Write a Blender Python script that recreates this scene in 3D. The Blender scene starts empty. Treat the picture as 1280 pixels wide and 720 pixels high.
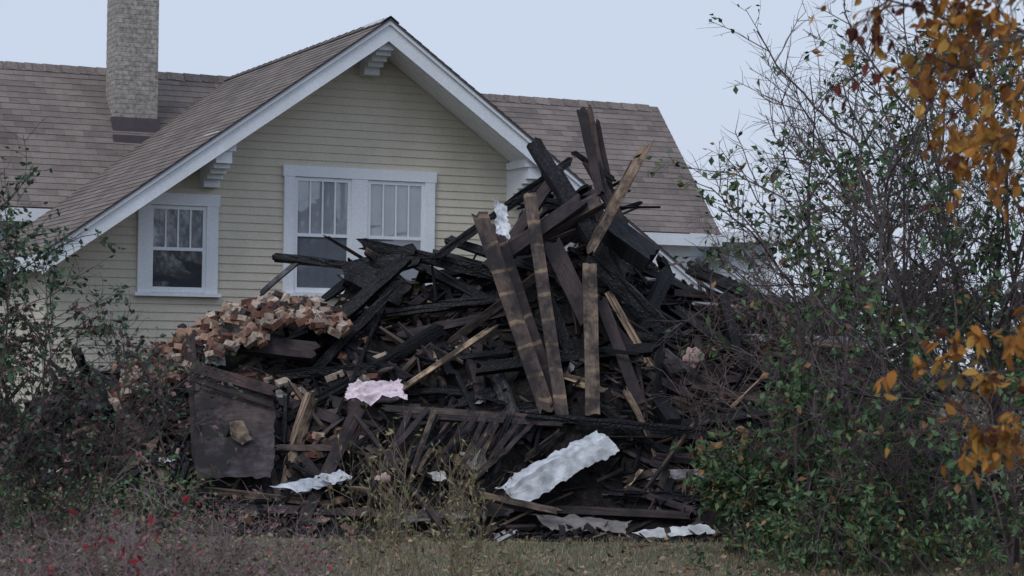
import bpy, math, random
from mathutils import Vector, Matrix, noise
random.seed(7)
R=random.random
def U(a,b): return a+(b-a)*R()
def G(s=1.0): return random.gauss(0,s)
scene=bpy.context.scene
V=Vector
# ------------------------------------------------ camera
FPX=2700.0
th=math.atan(90/FPX); ro=math.radians(0.6)
C=V((0,0,1.9))
F=V((0,math.cos(th),math.sin(th))); U0=V((0,-math.sin(th),math.cos(th))); R0=V((1,0,0))
CR=R0*math.cos(ro)+U0*math.sin(ro); CU=U0*math.cos(ro)-R0*math.sin(ro)
cam=bpy.data.cameras.new("camera"); co=bpy.data.objects.new("camera",cam); scene.collection.objects.link(co)
M=Matrix((CR,CU,-F)).transposed().to_4x4(); M.translation=C; co.matrix_world=M
cam.lens=36*FPX/1280; cam.sensor_width=36; cam.clip_end=2000; cam.clip_start=0.1
cam.dof.use_dof=True; cam.dof.focus_distance=26; cam.dof.aperture_fstop=4.5
scene.camera=co
def ray(px,py): return F*FPX+CR*(px-640)+CU*(360-py)
def W(px,py,d):
    v=ray(px,py); return C+v*(d/v.y)
def proj(p):
    q=p-C; z=q.dot(F); return 640+FPX*q.dot(CR)/z, 360-FPX*q.dot(CU)/z
# ------------------------------------------------ helpers
class Acc:
    def __init__(s): s.v=[];s.f=[];s.c=[];s.t=[]
    def add(s,vs,fs,col,tex=None):
        o=len(s.v); s.v.extend([tuple(p) for p in vs])
        s.f.extend([tuple(i+o for i in f) for f in fs])
        if len(col)==3: col=(col[0],col[1],col[2],0.0)
        s.c.extend([col]*len(vs))
        s.t.extend(tex if tex else [tuple(p) for p in vs])
    def obj(s,name,mat,parent=None,smooth=False):
        m=bpy.data.meshes.new(name); m.from_pydata(s.v,[],s.f); m.update()
        a=m.attributes.new('Col','FLOAT_COLOR','POINT'); a.data.foreach_set('color',[x for c in s.c for x in c])
        a=m.attributes.new('tex','FLOAT_VECTOR','POINT'); a.data.foreach_set('vector',[x for c in s.t for x in c])
        m.materials.append(mat)
        if smooth: m.polygons.foreach_set('use_smooth',[True]*len(m.polygons))
        o=bpy.data.objects.new(name,m); scene.collection.objects.link(o)
        if parent: o.parent=parent
        return o
def empty(name,loc=(0,0,0),rz=0):
    e=bpy.data.objects.new(name,None); e.location=loc; e.rotation_euler=(0,0,rz); scene.collection.objects.link(e); return e
BF=[(0,1,3,2),(4,6,7,5),(0,4,5,1),(2,3,7,6),(0,2,6,4),(1,5,7,3)]
def box(A,x0,x1,y0,y1,z0,z1,col=(1,1,1)):
    vs=[(x,y,z) for x in(x0,x1) for y in(y0,y1) for z in(z0,z1)]
    A.add(vs,BF,col)
def prism(A,pts,y0,y1,col=(1,1,1)):
    n=len(pts); vs=[(x,y0,z) for x,z in pts]+[(x,y1,z) for x,z in pts]
    fs=[tuple(range(n)),tuple(range(2*n-1,n-1,-1))]+[(i,i+n,(i+1)%n+n,(i+1)%n) for i in range(n)]
    A.add(vs,fs,col)
# ------------------------------------------------ materials
class Mat:
    def __init__(s,name):
        s.m=bpy.data.materials.new(name); s.m.use_nodes=True; s.nt=s.m.node_tree
        s.n=s.nt.nodes; s.l=s.nt.links; s.p=s.n['Principled BSDF']; s.out=s.n['Material Output']
    def new(s,t,**k):
        n=s.n.new(t)
        for a,b in k.items(): setattr(n,a,b)
        return n
    def attr(s,name): return s.new('ShaderNodeAttribute',attribute_name=name)
    def noise(s,vec,scale,detail=3,rough=.6,stretch=None):
        if stretch:
            mp=s.new('ShaderNodeMapping'); mp.inputs['Scale'].default_value=stretch; s.l.new(vec,mp.inputs[0]); vec=mp.outputs[0]
        n=s.new('ShaderNodeTexNoise'); n.inputs['Scale'].default_value=scale; n.inputs['Detail'].default_value=detail; n.inputs['Roughness'].default_value=rough
        s.l.new(vec,n.inputs['Vector']); return n.outputs['Fac']
    def ramp(s,fac,stops):
        r=s.new('ShaderNodeValToRGB'); e=r.color_ramp.elements
        while len(e)<len(stops): e.new(.5)
        for x,(p,c) in zip(e,stops):
            x.position=p; x.color=(c,c,c,1) if isinstance(c,(int,float)) else (*c,1)
        s.l.new(fac,r.inputs[0]); return r.outputs[0]
    def mix(s,fac,a,b,mode='MIX'):
        m=s.new('ShaderNodeMix',data_type='RGBA',blend_type=mode)
        for i,x in ((0,fac),(6,a),(7,b)):
            if isinstance(x,(int,float)): m.inputs[i].default_value=x
            elif isinstance(x,tuple): m.inputs[i].default_value=(*x,1)
            else: s.l.new(x,m.inputs[i])
        return m.outputs[2]
    def bump(s,h,strength=.5,dist=.01,prev=None):
        b=s.new('ShaderNodeBump'); b.inputs['Strength'].default_value=strength; b.inputs['Distance'].default_value=dist
        s.l.new(h,b.inputs['Height'])
        if prev: s.l.new(prev,b.inputs['Normal'])
        s.l.new(b.outputs[0],s.p.inputs['Normal']); return b.outputs[0]
    def base(s,c,rough=.8,spec=.3):
        if isinstance(c,tuple): s.p.inputs['Base Color'].default_value=(*c,1)
        else: s.l.new(c,s.p.inputs['Base Color'])
        s.p.inputs['Roughness'].default_value=rough; s.p.inputs['Specular IOR Level'].default_value=spec
def paint(name,col,dirt=.25,rough=.6):
    m=Mat(name); oc=m.new('ShaderNodeTexCoord').outputs['Object']
    n=m.noise(oc,1.3,5,.65,(1,1,.5)); n2=m.noise(oc,40,2,.6)
    dark=tuple(c*(1-dirt) for c in col)
    c=m.mix(m.ramp(n,[(.35,0),(.7,1)]),dark,col)
    c=m.mix(m.ramp(n2,[(.3,.88),(.6,1)]),(0,0,0),c)
    m.base(c,rough,.3); return m.m
M_white=paint("white_paint",(.80,.83,.87),.13)
M_soffit=paint("soffit_paint",(.88,.88,.88),.04)
M_siding=paint("cream_siding",(.625,.575,.475),.15,.65)
M_wside=paint("white_siding",(.70,.73,.78),.12)
def shingles():
    m=Mat("asphalt_shingles"); t=m.attr('tex').outputs['Vector']
    br=m.new('ShaderNodeTexBrick'); br.inputs['Scale'].default_value=1
    br.inputs['Brick Width'].default_value=.30; br.inputs['Row Height'].default_value=.14; br.inputs['Mortar Size'].default_value=.003
    br.inputs['Color1'].default_value=(.255,.215,.195,1); br.inputs['Color2'].default_value=(.13,.11,.105,1); br.inputs['Mortar'].default_value=(.085,.073,.068,1); br.inputs['Bias'].default_value=-.1
    m.l.new(t,br.inputs['Vector'])
    n=m.noise(t,.6,4,.6); g=m.noise(t,60,2,.7); n3=m.noise(t,4.5,3,.65,(1,2,1))
    c=m.mix(.35,br.outputs['Color'],m.ramp(n3,[(.3,(.125,.107,.10)),(.7,(.27,.228,.205))]))
    c=m.mix(1.0,c,m.ramp(n,[(.3,.75),(.7,1.12)]),'MULTIPLY')
    c=m.mix(1.0,c,m.ramp(g,[(.3,.65),(.7,1.28)]),'MULTIPLY')
    m.base(c,.92,.15); return m.m
M_shingle=shingles()
def flat(name,col,rough=.8,spec=.3,nz=.3,scale=8):
    m=Mat(name); oc=m.new('ShaderNodeTexCoord').outputs['Object']; n=m.noise(oc,scale,4,.6)
    m.base(m.mix(n,tuple(c*(1-nz) for c in col),tuple(c*(1+nz) for c in col)),rough,spec); return m.m
M_flash=flat("metal_flashing",(.085,.07,.08),.5)
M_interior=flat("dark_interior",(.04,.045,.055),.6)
M_curtain=flat("curtain_cloth",(.33,.36,.40),.9,.1,.25,3)
M_blind=flat("window_screen",(.15,.17,.20),.6,.3,.25,3)
def glass():
    m=Mat("window_glass"); tr=m.new('ShaderNodeBsdfTransparent'); gl=m.new('ShaderNodeBsdfGlossy'); gl.inputs['Roughness'].default_value=.03
    mx=m.new('ShaderNodeMixShader'); mx.inputs[0].default_value=.16
    m.l.new(tr.outputs[0],mx.inputs[1]); m.l.new(gl.outputs[0],mx.inputs[2]); m.l.new(mx.outputs[0],m.out.inputs[0]); return m.m
M_glass=glass()
def wood(name,mark=False):
    m=Mat(name); t=m.attr('tex').outputs['Vector']; c=m.attr('Col')
    g=m.noise(t,9,4,.65,(.5,7,1)); g2=m.noise(t,2.2,4,.7); 
    col=m.mix(1.0,c.outputs['Color'],m.ramp(g,[(.25,.45),(.75,1.5)]),'MULTIPLY')
    if mark:
        wv=m.new('ShaderNodeTexWave'); wv.bands_direction='X'; wv.inputs['Scale'].default_value=.95; wv.inputs['Distortion'].default_value=1.6; wv.inputs['Detail'].default_value=3; wv.inputs['Detail Scale'].default_value=3
        m.l.new(t,wv.inputs['Vector'])
        col=m.mix(m.ramp(wv.outputs['Fac'],[(.93,0),(.97,.8)]),col,(.27,.19,.125))
        edge=m.noise(t,4,4,.7,(1,3,1))
        col=m.mix(m.ramp(edge,[(.62,0),(.68,.8)]),col,(.20,.14,.095))
    col=m.mix(m.ramp(g2,[(.42,.9),(.60,0)]),col,(.014,.012,.015))
    m.base(col,.72,.25); m.bump(g,.4,.006); return m.m
M_wood=wood("weathered_wood"); M_stud=wood("lath_marked_wood",True)
def char():
    m=Mat("charred_wood"); t=m.attr('tex').outputs['Vector']; c=m.attr('Col')
    mp=m.new('ShaderNodeMapping'); mp.inputs['Scale'].default_value=(16,30,16); m.l.new(t,mp.inputs[0])
    v=m.new('ShaderNodeTexVoronoi'); v.feature='DISTANCE_TO_EDGE'; v.inputs['Scale'].default_value=1; m.l.new(mp.outputs[0],v.inputs['Vector'])
    e=m.ramp(v.outputs['Distance'],[(.0,0),(.2,1)]); g=m.noise(t,6,4,.7,(.7,5,1))
    col=m.mix(m.ramp(g,[(.35,0),(.75,1)]),(.004,.004,.005),c.outputs['Color'])
    col=m.mix(1.0,col,m.mix(e,(.45,.45,.45),(1,1,1)),'MULTIPLY')
    m.base(col,.5,.22); b=m.bump(e,.5,.009); m.bump(g,.4,.012,b); return m.m
M_char=char()
def rubble():
    m=Mat("charred_rubble"); oc=m.new('ShaderNodeTexCoord').outputs['Object']
    n2=m.noise(oc,14,4,.7)
    col=m.ramp(n2,[(.3,(.005,.005,.006)),(.55,(.016,.014,.014)),(.72,(.05,.038,.032)),(.85,(.11,.095,.09))])
    m.base(col,.85,.2); m.bump(n2,.8,.05); return m.m
M_rubble=rubble()
def colmat(name,rough=.85,nscale=20,spec=.25,bump=.4,lo=.6,hi=1.3):
    m=Mat(name); t=m.new('ShaderNodeTexCoord').outputs['Object']; c=m.attr('Col'); n=m.noise(t,nscale,4,.65)
    m.base(m.mix(1.0,c.outputs['Color'],m.ramp(n,[(.3,lo),(.7,hi)]),'MULTIPLY'),rough,spec)
    if bump: m.bump(n,bump,.01)
    return m.m
M_brick=colmat("old_brick",.9,16,.15,.4,.5,1.3)
M_sheet=colmat("painted_sheet",.45,6,.4,.15,.42,1.05)
M_fluff=colmat("insulation",.95,25,.1,.8,.7,1.1)
M_bark=colmat("bark",.9,30,.15,0)
def leafmat(name,tr):
    m=Mat(name); c=m.attr('Col')
    if not tr:
        m.base(c.outputs['Color'],.6,.25); return m.m
    d=m.new('ShaderNodeBsdfDiffuse'); m.l.new(c.outputs['Color'],d.inputs[0])
    t=m.new('ShaderNodeBsdfTranslucent'); m.l.new(c.outputs['Color'],t.inputs[0]); mx=m.new('ShaderNodeMixShader'); mx.inputs[0].default_value=tr
    m.l.new(d.outputs[0],mx.inputs[1]); m.l.new(t.outputs[0],mx.inputs[2]); m.l.new(mx.outputs[0],m.out.inputs[0]); return m.m
M_leaf=leafmat("leaves",0); M_tleaf=leafmat("autumn_leaves",.3)
# ------------------------------------------------ house
PSI=math.radians(25)
O=V((-2.06,29.98,0)); HU=V((math.cos(PSI),math.sin(PSI),0)); HN=V((-math.sin(PSI),math.cos(PSI),0))
H=W(480,24,29.3).z; K=.71; KM=1.055; NR=6.3
def onwall(px,py,n=0.):
    v=ray(px,py); P0=O+HN*n; t=(P0-C).dot(HN)/v.dot(HN); q=C+v*t-O; return q.dot(HU),q.z
house=empty("clapboard_house",O,PSI)
LW,RW=-4.42,4.72
EL_,ER_=4.66,5.35
A=Acc(); z=.25; ex=.112
while z<H-.25:
    z1=z+ex
    def wd(zz,s): return min(s,(H-.20-zz)/K)
    a0,a1=-wd(z,-LW),wd(z,RW); b0,b1=-wd(z1,-LW),wd(z1,RW)
    j=U(-.001,.001)
    if b1>0.02: A.add([(a0,-.018+j,z),(a1,-.018+j,z),(b1,-.004,z1),(b0,-.004,z1),(a0,0,z),(a1,0,z)],[(0,1,2,3),(4,5,1,0)],(1,1,1))
    z=z1
A.add([(LW,0,0),(RW,0,0),(RW,0,H-.2-K*RW),(0,0,H-.2),(LW,0,H-.2+K*LW)],[(0,1,2,3,4)],(1,1,1))
for s,xw in ((-1,LW),(1,RW)):
    z=.25
    while z<H-.2-K*abs(xw)-.1:
        A.add([(xw+s*.018,0,z),(xw+s*.018,5,z),(xw+s*.004,5,z+ex),(xw+s*.004,0,z+ex),(xw,0,z),(xw,5,z)],[(0,1,2,3),(4,5,1,0)],(1,1,1)); z+=ex
    A.add([(xw,0,0),(xw,5,0),(xw,5,H-.2-K*abs(xw)),(xw,0,H-.2-K*abs(xw))],[(0,1,2,3)],(1,1,1))
A.obj("gable_siding",M_siding,house)
A=Acc(); box(A,LW+.0,RW,-.03,.0,0,.25); A.obj("foundation",flat("foundation_block",(.25,.24,.23)),house)
A=Acc()
for x0,x1 in ((LW-.022,LW+.07),(RW-.09,RW+.022)): box(A,x0,x1,-.035,-.002,.25,H-.22-K*max(abs(x0),abs(x1)))
A.obj("corner_boards",M_siding,house)
def courses(A,org,e,s,nr,e0,e1,L):
    d=0.; ex=.14
    while d<L:
        d1=min(L,d+ex); a=org+s*d; b=org+s*d1
        k=max(1,int((e1-e0)/.9))
        for j in range(k):
            x0=e0+(e1-e0)*j/k; x1=e0+(e1-e0)*(j+1)/k; l=.007+U(-.002,.002)
            vs=[a+e*x0,a+e*x1,b+e*x1+nr*l,b+e*x0+nr*l,b+e*x1-nr*.004,b+e*x0-nr*.004]
            A.add(vs,[(0,1,2,3),(3,2,4,5)],(1,1,1),[(x0,d,0),(x1,d,0),(x1,d1-.001,0),(x0,d1-.001,0),(x1,d1,0),(x0,d1,0)])
        d=d1
A=Acc(); ev=V((0,1,0))
for sgn,ee in((-1,EL_),(1,ER_)):
    s=V((sgn,0,-K)).normalized(); nr=V((sgn*K,0,1)).normalized()
    courses(A,V((0,0,H)),ev,s,nr,-.90,NR,ee*math.hypot(1,K))
for i in range(26):
    y=-.90+i*.28
    if y>NR-.1: break
    A.add([(-.13,y,H-.085+.02),(0,y,H+.03),(.13,y,H-.085+.02),(-.13,y+.29,H-.085+.01),(0,y+.29,H+.018),(.13,y+.29,H-.085+.01)],[(0,1,4,3),(1,2,5,4)],(1,1,1),[(0,i,0),(.1,i,0),(.2,i,0),(0,i+.1,0),(.1,i+.1,0),(.2,i+.1,0)])
A.obj("gable_roof_shingles",M_shingle,house)
UL,UR=-15,8.09
A=Acc(); s=V((0,-1,-KM)).normalized(); nr=V((0,-KM,1)).normalized()
courses(A,V((0,NR,H)),V((1,0,0)),s,nr,UL,UR,2.30*math.hypot(1,KM))
for i in range(80):
    x=UL+i*.29
    if x>UR-.2: break
    A.add([(x,NR-.12,H-.10),(x,NR,H+.035),(x,NR+.12,H-.08),(x+.29,NR-.12,H-.115),(x+.29,NR,H+.025),(x+.29,NR+.12,H-.09)],[(0,3,4,1),(1,4,5,2)],(1,1,1),[(0,i,0),(.1,i,0),(.2,i,0),(0,i+.1,0),(.1,i+.1,0),(.2,i+.1,0)])
s=V((0,1,-.71)).normalized(); nr=V((0,.71,1)).normalized()
courses(A,V((0,NR,H)),V((1,0,0)),s,nr,UL,UR,5)
A.obj("main_roof_shingles",M_shingle,house)
W_=Acc(); S_=Acc(); D_=Acc()
for sg,e in((-1,EL_),(1,ER_)):
    prism(W_,[(0,H-.035),(sg*e,H-.035-K*e),(sg*e,H-.29-K*e),(0,H-.31)],-.84,-.795)
    prism(W_,[(0,H-.012),(sg*e,H-.012-K*e),(sg*e,H-.085-K*e),(0,H-.085)],-.875,-.8425)
    prism(S_,[(0,H-.19),(sg*e,H-.19-K*e),(sg*e,H-.215-K*e),(0,H-.215)],-.793,-.02)
    for q in range(7):
        y=-.793+q*.110
        prism(S_,[(0,H-.216),(sg*e,H-.216-K*e),(sg*e,H-.223-K*e),(0,H-.223)],y,y+.100)
    prism(D_,[(0,H-.006),(sg*e,H-.006-K*e),(sg*e,H-.03-K*e),(0,H-.03)],-.895,NR-.1)
    x0,x1=sorted((sg*e,sg*(e+.03)))
    box(W_,x0,x1,-.80,5,H-.25-K*e,H-.03-K*e)
ne=NR-2.30; ze=H-KM*2.30
box(W_,UL,UR,ne-.03,ne,ze-.22,ze-.02)
box(S_,UL,UR,ne,ne+.5,ze-.20,ze-.17)
W_.add([(UR-.03,NR,H-.02),(UR,NR,H-.02),(UR-.03,ne,ze-.02),(UR,ne,ze-.02),(UR-.03,NR,H-.2),(UR,NR,H-.2),(UR-.03,ne,ze-.2),(UR,ne,ze-.2)],BF,(1,1,1))
W_.obj("fascia_boards",M_white,house); S_.obj("soffits",M_soffit,house); D_.obj("roof_deck_edge",M_flash,house)
A=Acc(); nw=ne+.45; z=.25
while z<ze-.2:
    A.add([(UL+.3,nw-.018,z),(UR-.35,nw-.018,z),(UR-.35,nw-.004,z+ex),(UL+.3,nw-.004,z+ex),(UL+.3,nw,z),(UR-.35,nw,z)],[(0,1,2,3),(4,5,1,0)],(1,1,1)); z+=ex
A.add([(UR-.35,nw,0),(UR-.35,nw+7,0),(UR-.35,nw+7,3.0),(UR-.35,NR,H-.15),(UR-.35,nw,ze)],[(0,1,2,3,4)],(1,1,1))
A.add([(UL+.3,nw,0),(UL+.3,nw+7,0),(UL+.3,nw+7,3.0),(UL+.3,NR,H-.15),(UL+.3,nw,ze)],[(0,1,2,3,4)],(1,1,1))
A.obj("main_siding",M_wside,house)
A=Acc()
for (px,py) in ((279,200),(668,220),(None,0)):
    u=0. if px is None else onwall(px,py,-.7)[0]
    zt=H-.20-K*abs(u)-(.06 if px is None else .10); w=.11
    pr=[(-.005,0),(-.74,0),(-.74,-.16),(-.64,-.16),(-.64,-.22),(-.50,-.22),(-.50,-.28),(-.36,-.28),(-.36,-.34),(-.22,-.34),(-.22,-.44),(-.005,-.44)]
    n=len(pr); vs=[(u-w,y,zt+zz) for y,zz in pr]+[(u+w,y,zt+zz) for y,zz in pr]
    A.add(vs,[tuple(range(n)),tuple(range(2*n-1,n-1,-1))]+[(i,i+n,(i+1)%n+n,(i+1)%n) for i in range(n)],(1,1,1))
    box(A,u-w-.05,u+w+.05,-.76,-.10,zt+.002,zt+.10)
    box(A,u-w+.03,u+w-.03,-.72,-.10,zt+.102,zt+.26)
A.obj("eave_brackets",M_white,house)
WF=Acc(); GL=Acc(); CU_=Acc(); BL=Acc(); IN=Acc()
def window(u0,u1,z0,z1,lights,up,lo):
    f=.05; zm=(z0+z1)/2
    box(WF,u0,u0+f,-.048,-.020,z0,z1); box(WF,u1-f,u1,-.048,-.020,z0,z1)
    box(WF,u0+f,u1-f,-.046,-.020,z1-f,z1); box(WF,u0+f,u1-f,-.046,-.020,z0,z0+f+.02); box(WF,u0+f,u1-f,-.050,-.020,zm-.022,zm+.022)
    w=(u1-u0-2*f)
    for i in range(1,lights): 
        x=u0+f+w*i/lights; box(WF,x-.011,x+.011,-.044,-.030,zm+.022,z1-f)
    for (acc,za,zb) in ((up,zm+.02,z1-f),(lo,z0+f,zm-.02)):
        n=26
        for i in range(n):
            xa=u0+f+w*i/n; xb=u0+f+w*(i+1)/n
            fa=-.0235+.003*math.sin(i*1.3+u0); fb=-.0235+.003*math.sin((i+1)*1.3+u0)
            acc.add([(xa,fa,za),(xb,fb,za),(xb,fb,zb),(xa,fa,zb)],[(0,1,2,3)],(1,1,1))
    GL.add([(u0+f,-.0285,z0+f),(u1-f,-.0285,z0+f),(u1-f,-.0285,z1-f),(u0+f,-.0285,z1-f)],[(0,1,2,3)],(1,1,1))
def casing(u0,u1,z0,z1,c=.125,mull=None):
    box(WF,u0,u0+c,-.068,-.018,z0,z1-c); box(WF,u1-c,u1,-.068,-.018,z0,z1-c)
    box(WF,u0-.02,u1+.02,-.074,-.018,z1-c,z1); box(WF,u0-.04,u1+.04,-.11,-.018,z0-.05,z0)
    if mull: box(WF,mull[0],mull[1],-.066,-.018,z0,z1-c)
us0=onwall(171,300)[0]; us1=onwall(271,300)[0]; zt=onwall(221,242)[1]; zb=onwall(221,366)[1]
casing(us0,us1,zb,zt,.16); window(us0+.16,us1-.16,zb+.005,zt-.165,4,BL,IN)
ud0=onwall(353,290)[0]; ud1=onwall(541,290)[0]; zt=onwall(447,211)[1]; zb=onwall(447,368)[1]
um=onwall(447,290)[0]
casing(ud0,ud1,zb,zt,.15,(um-.12,um+.12)); window(ud0+.15,um-.12,zb+.005,zt-.155,4,CU_,BL); window(um+.12,ud1-.15,zb+.005,zt-.155,4,CU_,BL)
WF.obj("window_frames",M_white,house); GL.obj("window_glass",M_glass,house); CU_.obj("window_curtains",M_curtain,house); BL.obj("window_blinds",M_blind,house); IN.obj("window_interior",M_interior,house)
def chim():
    cu,cm=-1.84,.72; A=Acc(); w,dp=.345,.29; nn=NR-cm; z=H-1.4; rh=.075
    r=0
    box(A,cu-w+.006,cu+w-.006,nn-dp+.006,nn+dp-.006,H-1.6,H+2.2,(.29,.27,.255))
    while z<H+2.2:
        off=.11 if r%2 else 0
        x=-w-off
        while x<w:
            a=max(-w,x+.003); b=min(w,x+.217)
            if b-a>.02:
                g=U(.88,1.08); col=(.355*g,.325*g,.30*g)
                box(A,cu+a,cu+b,nn-dp+U(0,.003),nn-dp+.05,z+.003,z+rh-.003,col); box(A,cu+a,cu+b,nn+dp-.05,nn+dp,z+.003,z+rh-.003,col)
            x+=.22
        y=-dp-off+.055
        while y<dp-.055:
            a=max(-dp+.053,y+.003); b=min(dp-.053,y+.217)
            if b-a>.02:
                g=U(.88,1.08); col=(.355*g,.325*g,.30*g)
                for sx in(-1,1):
                    x0,x1=sorted((cu+sx*w,cu+sx*(w-.05))); box(A,x0,x1,nn+a,nn+b,z+.003,z+rh-.003,col)
            y+=.22
        z+=rh; r+=1
    A.obj("chimney_bricks",M_brick,house)
    A=Acc(); zf=H-KM*(cm+dp)
    box(A,cu-w-.03,cu+w+.03,nn-dp-.03,nn+dp+.03,zf-.1,zf+.20)
    box(A,cu-w-.06,cu+w+.06,nn-dp-.22,nn-dp-.03,zf-.45,zf-.10)
    A.obj("chimney_flashing",M_flash,house)
chim()
# ------------------------------------------------ neighbour building (white) right behind
gar=empty("white_garage",(0,0,0))
A=Acc(); B=Acc(); Cc=Acc()
gx0,gx1,gy=3.2,5.05,42.0
gz=W(930,303,gy).z
z=.2
while z<gz-.1:
    A.add([(gx0,gy-.02,z),(gx1,gy-.02,z),(gx1,gy,z+.15),(gx0,gy,z+.15),(gx0,gy,z),(gx1,gy,z)],[(0,1,2,3),(4,5,1,0)],(1,1,1)); z+=.15
box(A,gx0,gx1,gy+.001,gy+6,0,gz)
box(B,gx0-.3,gx1+.2,gy-.45,gy-.40,gz-.02,gz+.18); box(B,gx0-.3,gx1+.2,gy-.40,gy,gz-.0,gz+.03)
box(B,gx1-.12,gx1+.03,gy-.05,gy-.022,.2,gz-.01)
for (a,b) in (((878,330),(903,308)),((884,345),(892,305)),((872,322),(880,338)),((898,312),(908,330))):
    p=W(a[0],a[1],gy-.3); q=W(b[0],b[1],gy-.3); dd=(q-p); s_=V((-dd.z,0,dd.x)).normalized()*.025
    Cc.add([p-s_,p+s_,q-s_,q+s_,p-s_+V((0,.27,0)),p+s_+V((0,.27,0)),q-s_+V((0,.27,0)),q+s_+V((0,.27,0))],BF,(1,1,1))
A.obj("walls",M_wside,gar); B.obj("trim",M_white,gar); Cc.obj("metal_bracket",M_flash,gar)
# ------------------------------------------------ mound
prof=[(-60,600),(30,545),(80,500),(150,462),(210,436),(280,403),(330,388),(420,380),(450,350),(560,352),(620,328),(680,265),(730,250),(780,305),(850,372),(900,380),(980,395),(1040,420),(1110,460),(1200,590)]
PR=[]
for px,py in prof:
    X=(px-640)/FPX*26.4; d=26.6+.2*X; p=W(px,py,d); PR.append((p.x,p.z))
def ridgeH(x):
    if x<=PR[0][0] or x>=PR[-1][0]: return 0
    for (a,b),(c,d) in zip(PR,PR[1:]):
        if a<=x<=c: return b+(d-b)*(x-a)/(c-a)
    return 0
def ridgeY(x): return 26.6+.2*x
def frontY(x): return 23.3+.03*x*x
def hgt(x,y):
    r=ridgeH(x); ry=ridgeY(x); fy=frontY(x)
    if y<=fy: return -.05
    if y<=ry:
        p=(y-fy)/(ry-fy); h=r*(p**.78)
    else:
        p=(y-ry)/1.7; h=r*max(0,1-p*p)
    if p<=0: return -.05
    q=min(1,h*1.5)
    return h+q*(.16*noise.noise(V((x*1.3,y*1.3,3)))+.12*noise.noise(V((x*4,y*4,7)))+.04*noise.noise(V((x*11,y*11,1))))-.03
def surfd(px,py):
    v=ray(px,py); v=v/v.y; d=22.
    while d<28.5:
        p=C+v*d
        if p.z<=hgt(p.x,p.y): return d
        d+=.04
    return None
pile=empty("fire_debris_pile")
A=Acc(); nx,ny=230,110; vs=[];fs=[]
for i in range(nx+1):
    for j in range(ny+1):
        x=-7.4+14.0*i/nx; y=22.9+6.2*j/ny
        vs.append((x,y,hgt(x,y)))
for i in range(nx):
    for j in range(ny):
        a=i*(ny+1)+j; fs.append((a,a+ny+1,a+ny+2,a+1))
A.add(vs,fs,(1,1,1)); A.obj("rubble_core",M_rubble,pile)
WD=Acc(); CH=Acc(); ST=Acc()
def board(A,p0,p1,w,t,up,col,jag=.05,bend=.0,K_=3,seg=4,warp=.0,taper=0):
    L=p1-p0; ln=L.length
    if ln<1e-4: return
    Ld=L/ln; sd=Ld.cross(up)
    if sd.length<1e-3: sd=Ld.cross(V((.3,.9,.1)))
    sd.normalize(); un=sd.cross(Ld)
    s0=[G(jag) for _ in range(K_+1)]; s1=[G(jag) for _ in range(K_+1)]
    ox=U(0,50); oy=U(0,50); tw=G(warp); bs=G(bend); vs=[];tx=[]
    for side in(0,1):
        for i in range(seg+1):
            a=i/seg; c=p0+L*a+un*(bs*4*a*(1-a)); ang=tw*(a-.5); s2=sd*math.cos(ang)+un*math.sin(ang); u2=un*math.cos(ang)-sd*math.sin(ang)
            ww=w*(1-taper*a)
            for k in range(K_+1):
                b=k/K_-.5
                e=(s0[k] if i==0 else s1[k] if i==seg else 0)
                jj=G(.0022) if A is WD or A is ST else G(.006)
                vs.append(c+Ld*e+s2*(b*ww+jj)+u2*((.5-side)*t+jj)); tx.append((ox+a*ln,oy+b*w+side*.3,side*1.7))
    n=(seg+1)*(K_+1); fs=[]
    for i in range(seg):
        for k in range(K_):
            a=i*(K_+1)+k; b=a+K_+1
            fs.append((a,b,b+1,a+1)); fs.append((n+a,n+a+1,n+b+1,n+b))
        a=i*(K_+1); b=a+K_+1; fs.append((a,n+a,n+b,b)); a+=K_; b+=K_; fs.append((a,b,n+b,n+a))
    for k in range(K_):
        fs.append((k,k+1,n+k+1,n+k)); a=seg*(K_+1)+k; fs.append((a,n+a,n+a+1,a+1))
    A.add(vs,fs,col,tx)
EXC=[(238,450,345,598),(608,530,778,625),(335,588,442,612),(430,472,508,505),(785,648,898,672),(482,512,640,595),(572,558,612,590),(850,430,882,460),(150,372,430,470),(250,425,284,458),(600,335,705,500),(722,335,756,510)]
def blocked(c):
    x,y=proj(c)
    return any(a<x<c_ and b<y<d for a,b,c_,d in EXC)
def pick():
    r=R(); g=U(.6,1.4)
    if r<.58: return CH,(.024*g,.024*g,.031*g)
    if r<.80: return WD,(.056*g,.041*g,.042*g)
    if r<.92: return WD,(.14*g,.10*g,.08*g)
    if r<.972: return WD,(.36*g,.26*g,.18*g)
    return WD,(.46*g,.46*g,.47*g)
def nrm(x,y):
    e=.25; return V((-(hgt(x+e,y)-hgt(x-e,y))/(2*e),-(hgt(x,y+e)-hgt(x,y-e))/(2*e),1)).normalized()
cnt=0
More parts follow.
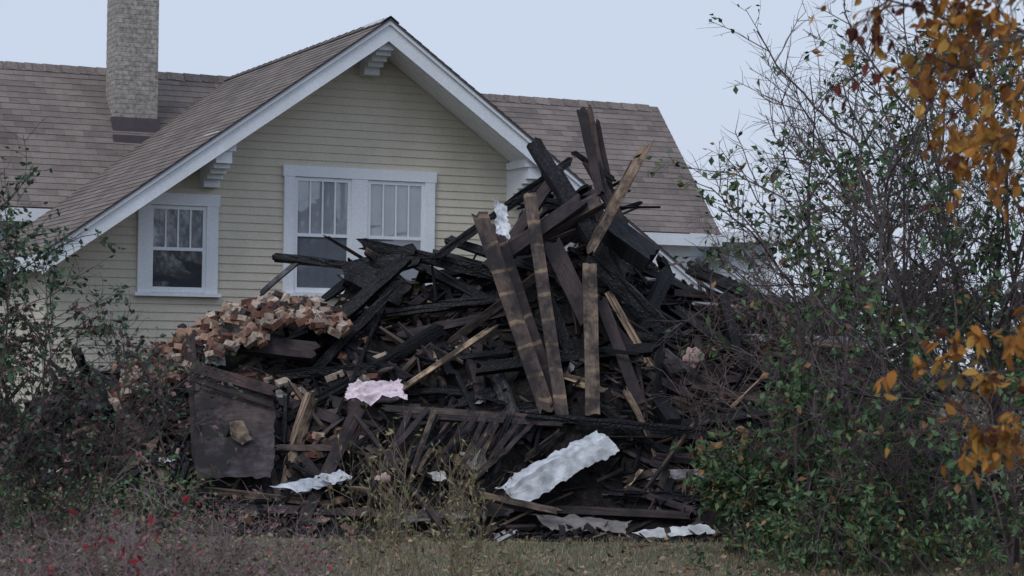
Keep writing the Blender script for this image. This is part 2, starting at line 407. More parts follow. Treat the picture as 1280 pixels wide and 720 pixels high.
while cnt<1900:
    x=U(-6.8,5.6); fy=frontY(x); ry=ridgeY(x); y=fy+(ry+.5-fy)*R()
    h=hgt(x,y)
    if h<.05: continue
    cnt+=1
    n=nrm(x,y); A_,col=pick()
    big=R(); off=U(-.02,.14)
    if big<.10: l,w,t=U(1.1,2.4),U(.09,.18),U(.05,.12)
    elif big<.34: l,w,t=U(.9,2.2),U(.02,.06),U(.015,.04)
    elif big<.65: l,w,t=U(.5,1.3),U(.05,.15),U(.015,.04)
    else: l,w,t=U(.2,.6),U(.04,.16),U(.010,.03)
    c=V((x,y,h+off))
    if blocked(c) :
        if R()<.8 or l>.6: continue
    ang=random.choice([G(.35),math.pi/2+G(.6),U(0,math.pi),U(0,math.pi)])
    t1=n.cross(V((0,1,0))).normalized(); t2=n.cross(t1)
    d=(t1*math.cos(ang)+t2*math.sin(ang)+n*G(.22 if l<1.3 else .14)).normalized()
    upv=(n+V((G(.6),G(.6),G(.6)))).normalized()
    p0=c-d*l/2; p1=c+d*l/2
    if l>.6 and (blocked(p0) or blocked(p1)) and R()<.75: continue
    if min(p0.z,p1.z)<-.05: 
        dz=-.05-min(p0.z,p1.z); p0.z+=dz; p1.z+=dz
    board(A_,p0,p1,w,t,upv,col,U(.01,.05),.02,3,3,.3,U(0,.4))
for i in range(4200):
    x=U(-6.8,5.6); fy=frontY(x); ry=ridgeY(x); y=fy-.6+(ry+.5-fy)*R()**1.3; h=max(0,hgt(x,y))
    c=V((x,y,h+U(.0,.06)))
    if blocked(c) and R()<.5: continue
    A_,col=pick(); l=U(.06,.38); a=U(0,6.3); d=V((math.cos(a),math.sin(a)*.6,G(.4))).normalized()
    board(A_,c-d*l/2,c+d*l/2,U(.012,.07),U(.006,.02),V((G(.6),G(.6)-.4,1)).normalized(),col,.015,0,1,1)
def P(q,off=.12,dd=None):
    d=q[2] if len(q)>2 else surfd(q[0],q[1])
    if d is None: d=26.7+.2*(q[0]-640)/100
    elif len(q)<=2: d-=off
    return W(q[0],q[1],d)
BLK=(.026,.026,.034); DK=(.052,.038,.040); BR=(.105,.076,.064); MB=(.17,.125,.095); TN=(.40,.29,.19); GY=(.17,.165,.17)
def hero(q0,q1,wpx,t,col,A_=None,off=.14,jag=.03,tilt=.35,**k):
    p0=P(q0,off); p1=P(q1,off); d=(p0.y+p1.y)/2
    if A_ is None: A_=CH if col is BLK else WD
    up=V((G(tilt),-1,.25+G(tilt)))
    g=U(.85,1.15); board(A_,p0,p1,wpx/FPX*d,t,up,tuple(c*g for c in col),jag,.01,4,8,.15,**k)
hero((600,268,24.9),(684,515,24.1),20,.05,BR,ST,jag=.02,tilt=.1)
hero((618,277,25.3),(697,505,24.3),14,.05,DK,ST,jag=.02,tilt=.1)
hero((662,243,25.4),(703,522,24.0),16,.05,BR,ST,jag=.02,tilt=.1)
hero((737,330,24.9),(741,520,24.0),18,.05,MB,ST,jag=.015,tilt=.1)
hero((750,372,25.0),(800,505,24.4),15,.04,DK,WD)
hero((808,181,25.4),(739,312,25.1),12,.05,(.27,.19,.135),ST,jag=.04,tilt=.1)
hero((792,205,25.5),(742,300,25.2),10,.05,BR,WD,jag=.03)
hero((726,136,26.3),(750,243,26.0),11,.09,DK,WD,jag=.02,tilt=.1)
hero((736,134,26.35),(757,250,26.1),8,.05,BR,WD,jag=.02,tilt=.1)
hero((746,152,26.5),(764,240,26.3),7,.03,DK,WD,jag=.02,tilt=.1)
hero((716,190,26.2),(768,225,26.2),6,.04,BLK,jag=.02)
hero((737,205,26.2),(790,305,26.0),14,.06,DK,WD)
hero((666,178,26.0),(742,300,25.6),18,.10,BLK,jag=.015,tilt=.1)
hero((690,215,25.9),(775,345,25.4),24,.10,BLK)
hero((700,212,26.0),(640,300,25.8),14,.08,DK,WD)
hero((712,202,26.2),(545,322,25.8),11,.09,BLK)
hero((728,250,25.6),(610,335,25.3),18,.08,DK,WD)
hero((748,252,25.7),(640,310,25.5),22,.10,BR,WD,jag=.03)
hero((752,280,25.6),(812,325,25.5),34,.22,BLK,jag=.02)
hero((690,305,25.3),(735,400,24.9),24,.05,DK,WD)
hero((735,320,25.4),(830,410,25.2),20,.05,BLK)
hero((700,340,25.2),(795,450,24.8),22,.05,DK,WD)
hero((680,360,25.1),(712,440,24.8),14,.05,BLK)
hero((760,395),(860,455),22,.04,DK,WD)
hero((345,322,26.2),(442,333,26.2),9,.08,BLK,jag=.03)
hero((326,367,26.0),(373,327,26.2),6,.04,GY,WD)
hero((455,305,26.0),(680,356,25.9),15,.10,BLK)
hero((430,345,25.9),(520,318,25.9),28,.15,BLK)
hero((440,340,25.7),(505,372,25.6),32,.12,BLK)
hero((540,318,26.2),(640,345,25.9),12,.08,BLK)
hero((505,325,25.6),(405,418,25.2),16,.10,BLK)
hero((500,352,25.4),(380,478,24.9),11,.07,BLK)
hero((330,440),(480,385),13,.08,BLK)
hero((345,470),(470,460),13,.08,BLK)
hero((455,395),(640,372),12,.08,BLK)
hero((500,420),(660,385),10,.06,DK)
hero((486,497,24.4),(618,408,24.9),7,.04,TN,WD,jag=.08)
hero((500,470),(600,360),8,.05,BR)
hero((530,455),(640,440),10,.05,BLK)
hero((560,430),(690,330,25.3),10,.05,BR)
hero((596,430),(600,500),13,.04,DK)
hero((520,330),(700,420),12,.06,BLK)
hero((560,300,26.1),(700,345,25.6),11,.07,BLK)
hero((620,470),(640,520),22,.05,GY,CH)
hero((430,425),(448,470),24,.03,BR)
hero((575,365),(760,385),9,.05,DK)
hero((480,512,24.0),(700,526,24.05),9,.07,BR,WD)
hero((660,520,23.9),(880,540,23.9),9,.06,BLK)
hero((500,520,23.9),(700,530,23.9),7,.05,DK,WD)
hero((640,545),(900,545),11,.05,BLK,off=.2)
hero((700,470),(870,512),9,.04,MB)
hero((760,440),(870,500),12,.04,DK)
hero((828,442),(895,495),18,.02,GY,WD)
hero((815,440),(870,430),5,.02,TN)
hero((722,480),(800,500),8,.03,TN,jag=.08)
hero((810,415),(905,440),12,.05,BLK)
hero((862,335,27.3),(935,368,27.2),15,.12,BLK)
hero((930,368,27.2),(985,380,27.1),10,.08,BLK)
hero((840,405),(990,425),10,.06,BLK)
hero((820,480),(1000,470),10,.05,DK)
hero((840,515),(980,530),9,.05,BLK)
hero((60,450,26.3),(118,500,26.1),5,.04,BLK)
hero((120,485,25.2),(235,480,25.0),28,.16,BLK)
hero((100,520),(230,500),14,.12,DK)
hero((60,560),(200,545),12,.05,MB)
hero((30,575),(190,575),10,.04,MB)
hero((150,560),(240,500),10,.04,MB)
hero((300,430,24.9),(395,440,24.9),22,.12,DK)
hero((340,520),(395,600),20,.04,DK); hero((350,500),(460,540),14,.05,DK)
hero((385,520),(490,505),9,.05,GY); hero((345,560),(440,560),8,.04,BR)
hero((370,580),(430,540),9,.03,MB); hero((410,500),(480,520),14,.03,DK)
hero((250,612),(420,630),8,.04,MB); hero((290,636),(560,645),12,.06,DK)
hero((460,560),(600,620),8,.04,BR); hero((780,610),(870,640),9,.04,DK); hero((560,632),(860,645),10,.06,DK)
hero((780,600),(880,575),9,.04,BR); hero((500,650),(640,640),9,.03,GY)
hero((760,615),(900,625),8,.03,BLK)
hero((545,560),(600,590),9,.03,TN,jag=.05); hero((610,565),(640,520),8,.03,MB); hero((655,575),(700,540),8,.03,BR)
hero((820,570),(960,590),8,.04,DK)
hero((590,600,23.3),(632,560,23.5),8,.03,BR); hero((600,618,23.1),(700,640,23.0),8,.03,MB); hero((560,600,23.3),(640,632,23.1),9,.03,DK)
x=482
while x<645:
    x+=U(7,13); k_=(x-482)/165; top=(x+18+U(-5,5),513+k_*14+U(-4,8),23.9+U(-.05,.08)); bot=(x-16+U(-14,12),578+U(-18,18),23.45+U(-.1,.1))
    hero(top,bot,U(5,9),.012,random.choice([BR,MB,DK,DK,BLK]),None,jag=.04,tilt=.15)
def sheet(A,c4,nu,nv,amp,col,seed=0,edge=.02,freq=2.0,crease=0.):
    vs=[];fs=[];tx=[]
    nn=(c4[1]-c4[0]).cross(c4[3]-c4[0]).normalized()
    for i in range(nu+1):
        for j in range(nv+1):
            a=i/nu;b=j/nv
            p=c4[0]*(1-a)*(1-b)+c4[1]*a*(1-b)+c4[2]*a*b+c4[3]*(1-a)*b
            q=V((p.x*freq+seed,p.y*freq,p.z*freq))
            dsp=noise.noise(q)*1.0+abs(noise.noise(q*2.3))*.9+noise.noise(q*5)*.25
            if crease:   # flat siding-like sheet: bent along its length, a few hard folds across
                dsp=crease*(abs(b-.38)*1.6-.5+ (abs(a-.35)*.9 if b<.5 else abs(a-.7)*.7))+.5*abs(noise.noise(V((a*5+seed,b*1.2,0))))+.2*noise.noise(q*4)
            ed=edge if i in(0,nu) or j in(0,nv) else 0
            vs.append(p+nn*amp*dsp+V((G(ed),G(ed*.3),G(ed)))); tx.append((a*2+seed,b*2,0))
    for i in range(nu):
        for j in range(nv):
            a=i*(nv+1)+j; fs.append((a,a+nv+1,a+nv+2,a+1))
    A.add(vs,fs,col,tx)
def Q(*pts): return [P(p) for p in pts]
SH=Acc(); FL=Acc()
# broken wall section: torn dark panel leaning back, grey underlayment at its foot
def panel(A,poly,d_top,d_bot,thk,col):
    ys=[q[1] for q in poly]; y0,y1=min(ys),max(ys); fr=[];
    for i,(a,b) in enumerate(zip(poly,poly[1:]+poly[:1])):
        n_=max(2,int(math.hypot(b[0]-a[0],b[1]-a[1])/6))
        for k in range(n_):
            t=k/n_; x_=a[0]+(b[0]-a[0])*t+(G(1.1) if k else 0); y_=a[1]+(b[1]-a[1])*t+(G(1.3) if k else 0)
            d=d_top+(d_bot-d_top)*((y_-y0)/(y1-y0)); fr.append(W(x_,y_,d))
    n_=len(fr); vs=fr+[p+V((0,thk,.01)) for p in fr]
    A.add(vs,[tuple(range(n_)),tuple(range(2*n_-1,n_-1,-1))]+[(i,i+n_,(i+1)%n_+n_,(i+1)%n_) for i in range(n_)],col)
panel(WD,[(240,452),(262,462),(341,492),(345,520),(338,548),(318,552),(305,530),(288,528),(284,552),(256,548),(246,520)],24.22,23.92,.03,(.085,.065,.065))
panel(WD,[(250,545),(286,548),(306,526),(316,550),(341,540),(344,570),(338,597),(246,598),(243,575)],23.86,23.68,.02,(.095,.08,.088))
panel(WD,[(286,529),(303,527),(316,549),(303,556),(290,548)],23.80,23.74,.01,(.34,.25,.18))
board(WD,W(238,458,24.12),W(345,490,24.04),.13,.03,V((.1,-1,.4)),(.075,.045,.04),.03,.01,4,6,.1)
board(WD,W(247,478,24.05),W(340,508,24.0),.035,.02,V((.1,-1,.4)),(.04,.03,.03),.02,.01,3,6,.1)
board(WD,W(238,420,24.6),W(246,575,23.95),.10,.04,V((.2,-1,.2)),(.045,.035,.035),.03,.01,3,6,.1)
sheet(SH,Q((617,606,23.2),(745,531,23.75),(774,556,23.5),(650,623,23.0)),40,12,.13,(.62,.65,.69),1,.006,2.6,crease=.9)
sheet(SH,Q((335,607,23.5),(405,592,23.6),(432,600,23.4),(372,611,23.4)),14,6,.06,(.55,.59,.66),5,.012,5,crease=.7)
sheet(SH,Q((395,596,23.4),(425,587,23.6),(440,597,23.4),(415,604,23.3)),8,6,.05,(.6,.62,.66),9,.01,6)
sheet(SH,Q((788,664,22.9),(876,652,23.05),(896,663,22.85),(806,669,22.8)),20,6,.06,(.60,.61,.62),12,.006,3,crease=.7)
sheet(SH,Q((575,565,23.6),(605,558,23.7),(610,588,23.5),(590,585,23.5)),8,8,.05,(.50,.48,.44),15,.008,4,crease=.6)
sheet(SH,Q((536,590,23.4),(556,588,23.5),(560,600,23.4),(542,602,23.4)),6,6,.03,(.62,.62,.62),18,.01,4)
sheet(SH,Q((185,572,24.2),(235,567,24.3),(240,573,24.1),(195,578,24.0)),10,5,.04,(.6,.63,.68),19,.01,5)
sheet(SH,Q((254,430,24.8),(278,428,24.8),(282,455,24.7),(256,452,24.7)),8,8,.06,(.45,.50,.56),25,.01,5,crease=.6)
sheet(SH,Q((617,250,24.85),(634,256,24.85),(638,300,24.7),(621,292,24.7)),8,12,.06,(.72,.74,.79),22,.012,6)
sheet(SH,Q((660,640,23.3),(790,648,23.2),(780,662,23.0),(690,658,23.0)),20,6,.06,(.22,.20,.19),29,.01,4,crease=.7)
sheet(SH,Q((70,560,24.9),(170,540,25.0),(200,560,24.6),(100,590,24.4)),12,6,.05,(.30,.27,.22),31,.03,3)
def fluff(px0,py0,px1,py1,d,col,seed):
    c=W((px0+px1)/2,(py0+py1)/2,d); rx=(px1-px0)/2/FPX*d; rz=(py1-py0)/2/FPX*d; vs=[];fs=[];n,m=34,20
    for i in range(n):
        for j in range(m+1):
            a=2*math.pi*i/n; b=math.pi*j/m; q=V((math.cos(a)*math.sin(b),math.sin(a)*math.sin(b),math.cos(b)))
            k=1+.45*noise.noise(q*1.5+V((seed,0,0)))+.28*noise.noise(q*4+V((seed,0,0)))+.16*noise.noise(q*9)
            vs.append(c+V((q.x*rx*k,q.y*rx*.6*k,q.z*rz*k)))
    for i in range(n):
        for j in range(m):
            a=i*(m+1)+j;b=((i+1)%n)*(m+1)+j; fs.append((a,b,b+1,a+1))
    FL.add(vs,fs,col)
fluff(436,478,500,504,24.35,(.76,.63,.70),3); fluff(855,436,878,457,25.0,(.42,.29,.28),8); fluff(470,592,488,604,23.5,(.5,.36,.33),11)
sheet(FL,Q((431,500,24.1),(436,480,24.25),(500,473,24.3),(508,496,24.1)),16,16,.10,(.76,.64,.70),41,.012,5)
# bricks
BK=Acc()
def brick(p,col):
    l,w,h=.225*U(.5,1),.105,.07; m=Matrix.Rotation(G(.8)+.4,3,'Z')@Matrix.Rotation(G(.45),3,'X')@Matrix.Rotation(G(.5),3,'Y')
    vs=[p+m@V((x*l/2+G(.004),y*w/2+G(.004),z*h/2+G(.004))) for x in(-1,1) for y in(-1,1) for z in(-1,1)]
    BK.add(vs,BF,col)
def bcol():
    g=U(.55,1.15); r=R()
    if r<.26: return (.32*g,.20*g,.145*g)
    if r<.58: return (.43*g,.345*g,.28*g)
    if r<.80: return (.17*g,.085*g,.065*g)
    return (.06*g,.05*g,.05*g)
bl=[(145,455),(160,440),(200,428),(250,398),(300,374),(350,368),(400,372),(430,382)]
def btop(px):
    for (a,b),(c,d) in zip(bl,bl[1:]):
        if a<=px<=c: return b+(d-b)*(px-a)/(c-a)
    return 450
n=0
while n<400:
    px=U(145,430) if R()<.75 else U(260,400); top=btop(px)+noise.noise(V((px*.05,1,1)))*10; thick=50 if px<330 else 34
    f=R(); py=top+thick*f+4
    if noise.noise(V((px*.03,py*.05,4)))>.32: n+=1; continue
    d=26.05+.2*(px-640)/102-.75*f
    brick(W(px,py,d)+V((0,U(-.05,.05),-.0)),bcol()); n+=1
for i in range(120):
    x=U(-5.8,-1.5); y=U(frontY(x)-.2,25.3); brick(V((x,y,max(0,hgt(x,y))+.06)),bcol())
WD.obj("broken_boards",M_wood,pile); CH.obj("charred_beams",M_char,pile); ST.obj("wall_studs",M_stud,pile)
SH.obj("bent_sheets",M_sheet,pile); FL.obj("pink_insulation",M_fluff,pile,True); BK.obj("loose_bricks",M_brick,pile)
# ------------------------------------------------ plants
def tube(A,pts,r0,r1,col,sides=3):
    n=len(pts); vs=[];fs=[]
    for i,p in enumerate(pts):
        d=(pts[min(i+1,n-1)]-pts[max(i-1,0)]); 
        if d.length<1e-6: d=V((0,0,1))
        d.normalize(); a=d.cross(V((.31,.2,.93))); 
        if a.length<1e-3: a=d.cross(V((1,0,0)))
        a.normalize(); b=d.cross(a); r=r0+(r1-r0)*i/(n-1)
        for k in range(sides):
            t=2*math.pi*k/sides; vs.append(p+a*(r*math.cos(t))+b*(r*math.sin(t)))
    for i in range(n-1):
        for k in range(sides):
            k2=(k+1)%sides; fs.append((i*sides+k,i*sides+k2,(i+1)*sides+k2,(i+1)*sides+k))
    A.add(vs,fs,col)
def rv(): return V((G(),G(),G()))
def leaf(A,p,d,s,col,wide=.6,big=False):
    d=d.normalized(); sd=d.cross(rv()); 
    if sd.length<1e-3: return
    sd.normalize(); n=sd.cross(d); cu=U(-.15,.25)
    if big:
        m1=p+d*s*.33+n*s*cu*.3; m2=p+d*s*.66+n*s*cu*.2; tip=p+d*s-n*s*cu*.3; f=.12*s
        L1=p+d*s*.26+sd*s*wide*.42+n*f; L2=p+d*s*.6+sd*s*wide*.40+n*f; R1=p+d*s*.26-sd*s*wide*.42+n*f; R2=p+d*s*.6-sd*s*wide*.40+n*f
        A.add([p,L1,L2,tip,R2,R1,m1,m2],[(0,1,6),(1,2,7,6),(2,3,7),(3,4,7),(4,5,6,7),(5,0,6)],col)
    else:
        A.add([p,p+d*s*.45+sd*s*wide*.5+n*s*.1,p+d*s-n*s*cu*.3,p+d*s*.45-sd*s*wide*.5+n*s*.1],[(0,1,2),(0,2,3)],col)
def grow(T,Lf,p,d,L,r,lvl,cfg):
    d=d.normalized(); n=max(3,int(L/cfg.get('step',.14))); n=min(n,9); pts=[p.copy()]; st=L/n
    for i in range(n):
        d=(d+rv()*cfg['wob']+V((0,0,cfg['up'][lvl]))*st).normalized()
        p=p+d*st
        if p.z<.02: p.z=.02; d.z=abs(d.z)
        pts.append(p.copy())
    g=U(.7,1.3); tube(T,pts,r,r*(.45 if lvl<cfg['max'] else .35),tuple(c*g for c in cfg['bark']),4 if r>.012 else 3)
    if lvl<cfg['max']:
        k=cfg['kids'][lvl]; k=int(k*U(.7,1.3)+.5)
        for _ in range(k):
            a=U(.25,1)**.8; i=min(n-1,int(a*n)); q=pts[i].lerp(pts[i+1],R())
            ax=(pts[i+1]-pts[i]).normalized(); s=ax.cross(rv()).normalized()
            grow(T,Lf,q,ax*U(.5,1.1)+s*cfg.get('spread',.8),L*cfg['ratio']*U(.6,1.2),max(r*.5*U(.8,1.1),cfg['rmin']),lvl+1,cfg)
    if lvl>=cfg.get('leaflvl',cfg['max']) and Lf is not None:
        for i in range(1,n+1):
            for _ in range(cfg.get('lpn',1)):
                q=pts[i]
                if R()<cfg['lf'](q): leaf(Lf,q,(pts[i]-pts[i-1]).normalized()*.6+rv()*.6+V((0,0,cfg.get('droop',-.3))),cfg['ls']*U(.6,1.3),cfg['lc'](q),cfg.get('wide',.6),cfg.get('big',False))
def green(q):
    g=U(.5,1.6); r=R()
    if r<.78: return (.06*g,.11*g,.05*g)
    if r<.92: return (.10*g,.14*g,.055*g)
    return (.18*g,.10*g,.045*g)
def cl(q,f,s): return noise.noise(V((q.x*f+s,q.y*f,q.z*f)))
e=empty("leafy_shrub"); T=Acc(); Lf=Acc()
cfg=dict(step=.2,wob=.13,up=[.15,.15,.15,.1],kids=[9,7,6],ratio=.40,max=3,rmin=.0032,bark=(.115,.092,.094),lf=lambda q:max(0,min(1,.10+1.8*cl(q,1.5,3)+(.12 if q.z<2.4 else 0)-(.15 if q.z>4.0 else 0))),ls=.08,lc=green,lpn=1,leaflvl=2,spread=.75)
for i in range(22):
    bx=U(2.7,5.2); by=U(19.5,22); lean=U(-.14,.14)-(bx-2.7)*.02
    hh=U(3.3,4.4) if bx>3.1 else U(2.6,3.4)
    grow(T,Lf,V((bx,by,0)),V((lean,G(.1),1)),hh,U(.018,.034),0,cfg)
T.obj("stems",M_bark,e); Lf.obj("foliage",M_leaf,e)
e=empty("hedge_bush"); T=Acc(); Lf=Acc()
cfg2=dict(step=.16,wob=.22,up=[.0,-.15,-.1],kids=[9,7],ratio=.45,max=2,rmin=.003,bark=(.11,.084,.084),lf=lambda q:max(0,min(1,.26+2.2*cl(q,1.5,9)+(.2 if q.z<.9 else 0)-(.3 if q.z>2.1 else 0))),ls=.09,lc=green,lpn=2,leaflvl=1,spread=.9)
for i in range(46):
    bx=U(1.9,5.2); by=U(19.0,21.5)
    if bx<2.6: by=U(20.8,22)
    grow(T,Lf,V((bx,by,0)),V((U(-.45,.4),G(.3),.9)),U(.6,.95)+.42*(bx-1.9),U(.008,.016),0,cfg2)
T.obj("stems",M_bark,e); Lf.obj("foliage",M_leaf,e)
e=empty("bare_brush"); T=Acc()
cfg3=dict(step=.15,wob=.2,up=[-.25,-.2,-.1],kids=[7,4],ratio=.55,max=2,rmin=.003,bark=(.13,.098,.09),lf=lambda q:0,ls=.05,lc=green,spread=.8)
for i in range(85):
    x=U(2.0,5.2); y=U(23.6,26.6); grow(T,None,V((x,y,max(0,hgt(x,y)))),V((U(-.7,.9),G(.3),U(.3,1.0))),U(.6,1.2),.009,0,cfg3)
T.obj("stems",M_bark,e)
# --- autumn tree
e=empty("autumn_tree"); T=Acc(); Lf=Acc()
def orange(q):
    g=U(.6,1.15); r=R()
    if q.x<1.9 and q.z>2.6 and r<.5: return (.16*g,.05*g,.04*g)
    if r<.5: return (.44*g,.20*g,.055*g)
    if r<.72: return (.48*g,.28*g,.08*g)
    if r<.9: return (.30*g,.13*g,.05*g)
    return (.14*g,.06*g,.04*g)
base=V((3.3,10.4,0))
tr=[base,base+V((.03,0,1)),base+V((-.05,.1,2.1)),base+V((.05,.1,3.2)),base+V((.0,.0,4.6))]
tube(T,tr,.09,.04,(.09,.075,.065),8)
cfgA=dict(step=.08,wob=.16,up=[-.5,-.9,-.9],kids=[6,4],ratio=.45,max=2,rmin=.0022,bark=(.09,.065,.06),lf=lambda q:max(0,min(1,.62+1.2*cl(q,2.2,5))),ls=.074,lc=orange,lpn=1,leaflvl=1,spread=.7,big=True,wide=.62,droop=-.9)
def limb(ps,r,kids,L,cfg):
    pts=[]
    for a,b in zip(ps,ps[1:]):
        for i in range(4): pts.append(a.lerp(b,i/4)+rv()*.012)
    pts.append(ps[-1]); tube(T,pts,r,r*.3,cfg['bark'],5)
    for _ in range(kids):
        i=random.randrange(len(pts)//3,len(pts)-1); ax=(pts[i+1]-pts[i]).normalized()
        grow(T,Lf,pts[i],ax*.7+ax.cross(rv()).normalized()*.7,L*U(.6,1.2),r*.35,1,cfg)
    grow(T,Lf,pts[-1],ps[-1]-ps[-2],L,r*.3,1,cfg)
limb([tr[3],W(1290,40,10.3),W(1180,20,10.2),W(1085,-5,10.1)],.014,17,.42,cfgA)
limb([tr[4],W(1320,-60,10),W(1240,-20,10),W(1130,-30,10.1)],.014,17,.42,cfgA)
limb([tr[2],W(1330,60,10),W(1250,80,10),W(1150,80,10)],.012,15,.36,cfgA)
limb([tr[2],W(1320,150,9.9),W(1265,170,9.9),W(1215,200,9.8)],.011,13,.30,cfgA)
limb([tr[3],W(1340,0,9.8),W(1290,40,9.6),W(1240,60,9.6)],.012,15,.36,cfgA)
limb([tr[2],W(1340,330,9.9),W(1300,370,9.8),W(1268,400,9.8)],.008,4,.20,cfgA)
limb([tr[1],W(1340,450,9.7),W(1260,465,9.7),W(1160,465,9.7)],.008,9,.22,cfgA)
limb([tr[1],W(1330,510,9.7),W(1240,520,9.7),W(1120,540,9.7)],.007,9,.22,cfgA)
limb([tr[1],W(1330,510,9.9),W(1280,520,9.9),W(1215,535,9.9)],.007,9,.22,cfgA)
T.obj("trunk_and_limbs",M_bark,e); Lf.obj("foliage",M_tleaf,e)
# --- left shrub
e=empty("berry_shrub"); T=Acc(); Lf=Acc()
def lgreen(q):
    g=U(.5,1.5); r=R()
    if q.z<2.3 and r<.35: return (.13*g,.075*g,.075*g)
    return (.055*g,.095*g,.055*g)
cfgL=dict(step=.13,wob=.16,up=[.15,.2,.1],kids=[13,9],ratio=.30,max=2,rmin=.003,bark=(.095,.072,.07),lf=lambda q:max(0,min(1,.6+1.5*cl(q,2.2,15))),ls=.056,lc=lgreen,lpn=3,leaflvl=1,spread=.8)
for i in range(16):
    grow(T,Lf,V((U(-4.7,-4.0),U(16.6,17.8),0)),V((U(-.12,.10),G(.1),1)),U(2.2,3.1),U(.010,.018),0,cfgL)
cfgL2=dict(cfgL); cfgL2['lf']=lambda q:.45; cfgL2['lpn']=1; cfgL2['ratio']=.38
for i in range(7):
    grow(T,Lf,V((U(-4.0,-3.5),U(17,18),0)),V((U(.0,.22),G(.1),1)),U(1.5,2.2),.009,0,cfgL2)
T.obj("stems",M_bark,e); Lf.obj("foliage",M_leaf,e)
# --- burgundy twiggy bush
e=empty("burgundy_bush"); T=Acc(); Lf=Acc()
def burg(q):
    g=U(.6,1.5); r=R()
    if r<.38: return (.17*g,.085*g,.09*g)
    if r<.75: return (.17*g,.14*g,.11*g)
    if r<.94: return (.10*g,.125*g,.06*g)
    return (.30*g,.05*g,.05*g)
cfgB=dict(step=.1,wob=.26,up=[-.1,-.1,-.05],kids=[8,6],ratio=.5,max=2,rmin=.0022,bark=(.21,.165,.165),lf=lambda q:.28,ls=.042,lc=burg,lpn=1,leaflvl=1,spread=1.0)
for i in range(95):
    px=U(-30,400); d=U(13.5,18.5); p=W(px,600,d); 
    hh=U(.5,.95)*(1 if px<280 else .75)
    grow(T,Lf,V((p.x,d,0)),V((G(.4),G(.3),1)),hh,.006,0,cfgB)
T.obj("stems",M_bark,e); Lf.obj("foliage",M_leaf,e)
e=empty("red_sapling"); T=Acc(); Lf=Acc()
cfgR=dict(step=.1,wob=.12,up=[.2,.1],kids=[6],ratio=.35,max=1,rmin=.0025,bark=(.15,.07,.07),lf=lambda q:.7,ls=.085,lc=lambda q:(U(.16,.27),.035,.045),lpn=1,leaflvl=0,spread=.6,wide=.4)
for k_ in range(2):
    p=W(125+k_*14,700,11.8); grow(T,Lf,V((p.x,11.8,0)),V((G(.1),0,1)),U(.9,1.1),.006,0,cfgR)
T.obj("stems",M_bark,e); Lf.obj("foliage",M_tleaf,e)
# --- weeds centre
e=empty("goldenrod_weeds"); T=Acc(); Lf=Acc()
def weed(q):
    g=U(.6,1.5); return (.23*g,.19*g,.10*g) if R()<.55 else (.12*g,.14*g,.06*g)
cfgW=dict(step=.1,wob=.10,up=[.3,.3],kids=[9],ratio=.30,max=1,rmin=.002,bark=(.18,.14,.10),lf=lambda q:.65,ls=.053,lc=weed,lpn=1,leaflvl=0,spread=.6,wide=.35)
for i in range(54):
    px=random.choice([U(430,660),U(460,590)]); d=U(14.5,17.5); p=W(px,600,d)
    grow(T,Lf,V((p.x,d,0)),V((G(.15),G(.15),1)),U(.5,1.35) if px<600 else U(.3,.7),.0045,0,cfgW)
T.obj("stems",M_bark,e); Lf.obj("foliage",M_leaf,e)
e=empty("green_weeds"); T=Acc(); Lf=Acc()
cfgG=dict(step=.1,wob=.2,up=[0,0],kids=[7],ratio=.5,max=1,rmin=.0025,bark=(.08,.08,.05),lf=lambda q:.75,ls=.065,lc=green,lpn=2,leaflvl=0,spread=.8,wide=.5)
for i in range(80):
    if i<50: px=U(-20,230); d=U(19.5,23.2)
    else: px=U(870,1280); d=U(17.5,20)
    p=W(px,600,d); grow(T,Lf,V((p.x,d,0)),V((G(.4),G(.3),1)),U(.3,.8),.005,0,cfgG)
T.obj("stems",M_bark,e); Lf.obj("foliage",M_leaf,e)
# ------------------------------------------------ ground, grass, leaves
def groundmat():
    m=Mat("dry_lawn_soil"); oc=m.new('ShaderNodeTexCoord').outputs['Object']
    n=m.noise(oc,.9,5,.65); n2=m.noise(oc,25,4,.7)
    c=m.mix(m.ramp(n,[(.35,0),(.65,1)]),(.17,.145,.11),(.11,.11,.07)); c=m.mix(1.0,c,m.ramp(n2,[(.3,.5),(.7,1.4)]),'MULTIPLY')
    m.base(c,.95,.1); m.bump(n2,.6,.03); return m.m
A=Acc(); A.add([(-400,-100,0),(400,-100,0),(400,900,0),(-400,900,0)],[(0,1,2,3)],(1,1,1)); A.obj("ground",groundmat())
A=Acc()
for i in range(46000):
    y=U(16.3,24.3); x=U(-.27,.27)*y
    dn=noise.noise(V((x*.9,y*.9,2)))+.3*noise.noise(V((x*4,y*4,2)))
    if y>frontY(x)-.1 and R()<.8: continue
    h=U(.025,.07)*(1+.8*dn); g=U(.6,1.4)
    col=(.29*g,.24*g,.165*g) if R()<.66-dn*.5 else (.13*g,.15*g,.08*g)
    a=U(0,6.28); w=.004; dx,dy=math.cos(a)*w,math.sin(a)*w; lx,ly=G(.025),G(.025)
    A.add([(x-dx,y-dy,0),(x+dx,y+dy,0),(x+lx,y+ly,h)],[(0,1,2)],col)
A.obj("grass",M_leaf)
A=Acc()
for i in range(2000):
    y=U(16.3,23.5); x=U(-.27,.27)*y; g=U(.5,1.2)
    leaf(A,V((x,y,U(.03,.06))),V((G(),G(),G(.25))),U(.04,.09),random.choice([(.26*g,.17*g,.10*g),(.16*g,.10*g,.06*g),(.38*g,.28*g,.19*g)]),.6)
A.obj("fallen_leaves",M_leaf)
A=Acc(); 
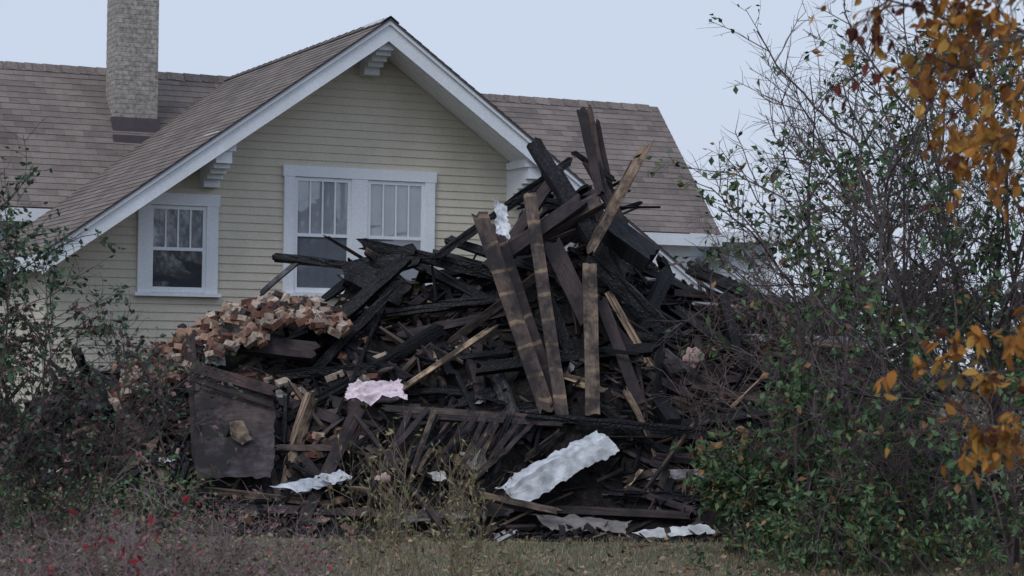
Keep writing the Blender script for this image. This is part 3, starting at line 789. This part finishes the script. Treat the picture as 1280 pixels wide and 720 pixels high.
for i in range(22000):
    cx=U(-60,70); yy=U(95,110); top=6.0+3.0*noise.noise(V((cx*.12,0,0)))+2*noise.noise(V((cx*.5,0,5)))
    z=top*R()**.7; g=U(.5,1.3); s=U(.2,.55)
    leaf(A,V((cx,yy,z)),rv(),s*1.3,(.10*g,.10*g,.09*g),.8)
A.obj("distant_treeline",M_leaf)
# ------------------------------------------------ light
w=bpy.data.worlds.new("World"); scene.world=w; w.use_nodes=True; nt=w.node_tree; bg=nt.nodes['Background']
sk=nt.nodes.new('ShaderNodeTexSky'); sk.sky_type='NISHITA'; sk.sun_disc=False; EL=48; AZ=-150
sk.sun_elevation=math.radians(EL); sk.sun_rotation=math.radians(AZ%360); sk.dust_density=4; sk.air_density=1.2
hs=nt.nodes.new('ShaderNodeHueSaturation'); hs.inputs['Saturation'].default_value=.35; nt.links.new(sk.outputs[0],hs.inputs['Color'])
tc=nt.nodes.new('ShaderNodeTexCoord'); sx=nt.nodes.new('ShaderNodeSeparateXYZ'); nt.links.new(tc.outputs['Generated'],sx.inputs[0])
rp=nt.nodes.new('ShaderNodeValToRGB'); rp.color_ramp.elements[0].position=.0; rp.color_ramp.elements[0].color=(.70,.79,.95,1); rp.color_ramp.elements[1].position=.35; rp.color_ramp.elements[1].color=(.60,.71,.92,1)
nt.links.new(sx.outputs[2],rp.inputs[0])
ml=nt.nodes.new('ShaderNodeVectorMath'); ml.operation='SCALE'; ml.inputs['Scale'].default_value=10; nt.links.new(rp.outputs[0],ml.inputs[0])
mx=nt.nodes.new('ShaderNodeMix'); mx.data_type='RGBA'; mx.inputs[0].default_value=.8
nt.links.new(hs.outputs[0],mx.inputs[6]); nt.links.new(ml.outputs[0],mx.inputs[7]); nt.links.new(mx.outputs[2],bg.inputs['Color']); bg.inputs['Strength'].default_value=.1
sl=bpy.data.lights.new("sun",'SUN'); sl.energy=1.1; sl.angle=math.radians(25); sl.color=(1,.98,.97)
so=bpy.data.objects.new("sun",sl); scene.collection.objects.link(so)
az=math.radians(AZ); el=math.radians(EL); sd=V((math.sin(az)*math.cos(el),math.cos(az)*math.cos(el),math.sin(el)))
so.rotation_euler=sd.to_track_quat('Z','Y').to_euler()
scene.view_settings.view_transform='Standard'; scene.view_settings.look='None'; scene.view_settings.exposure=0
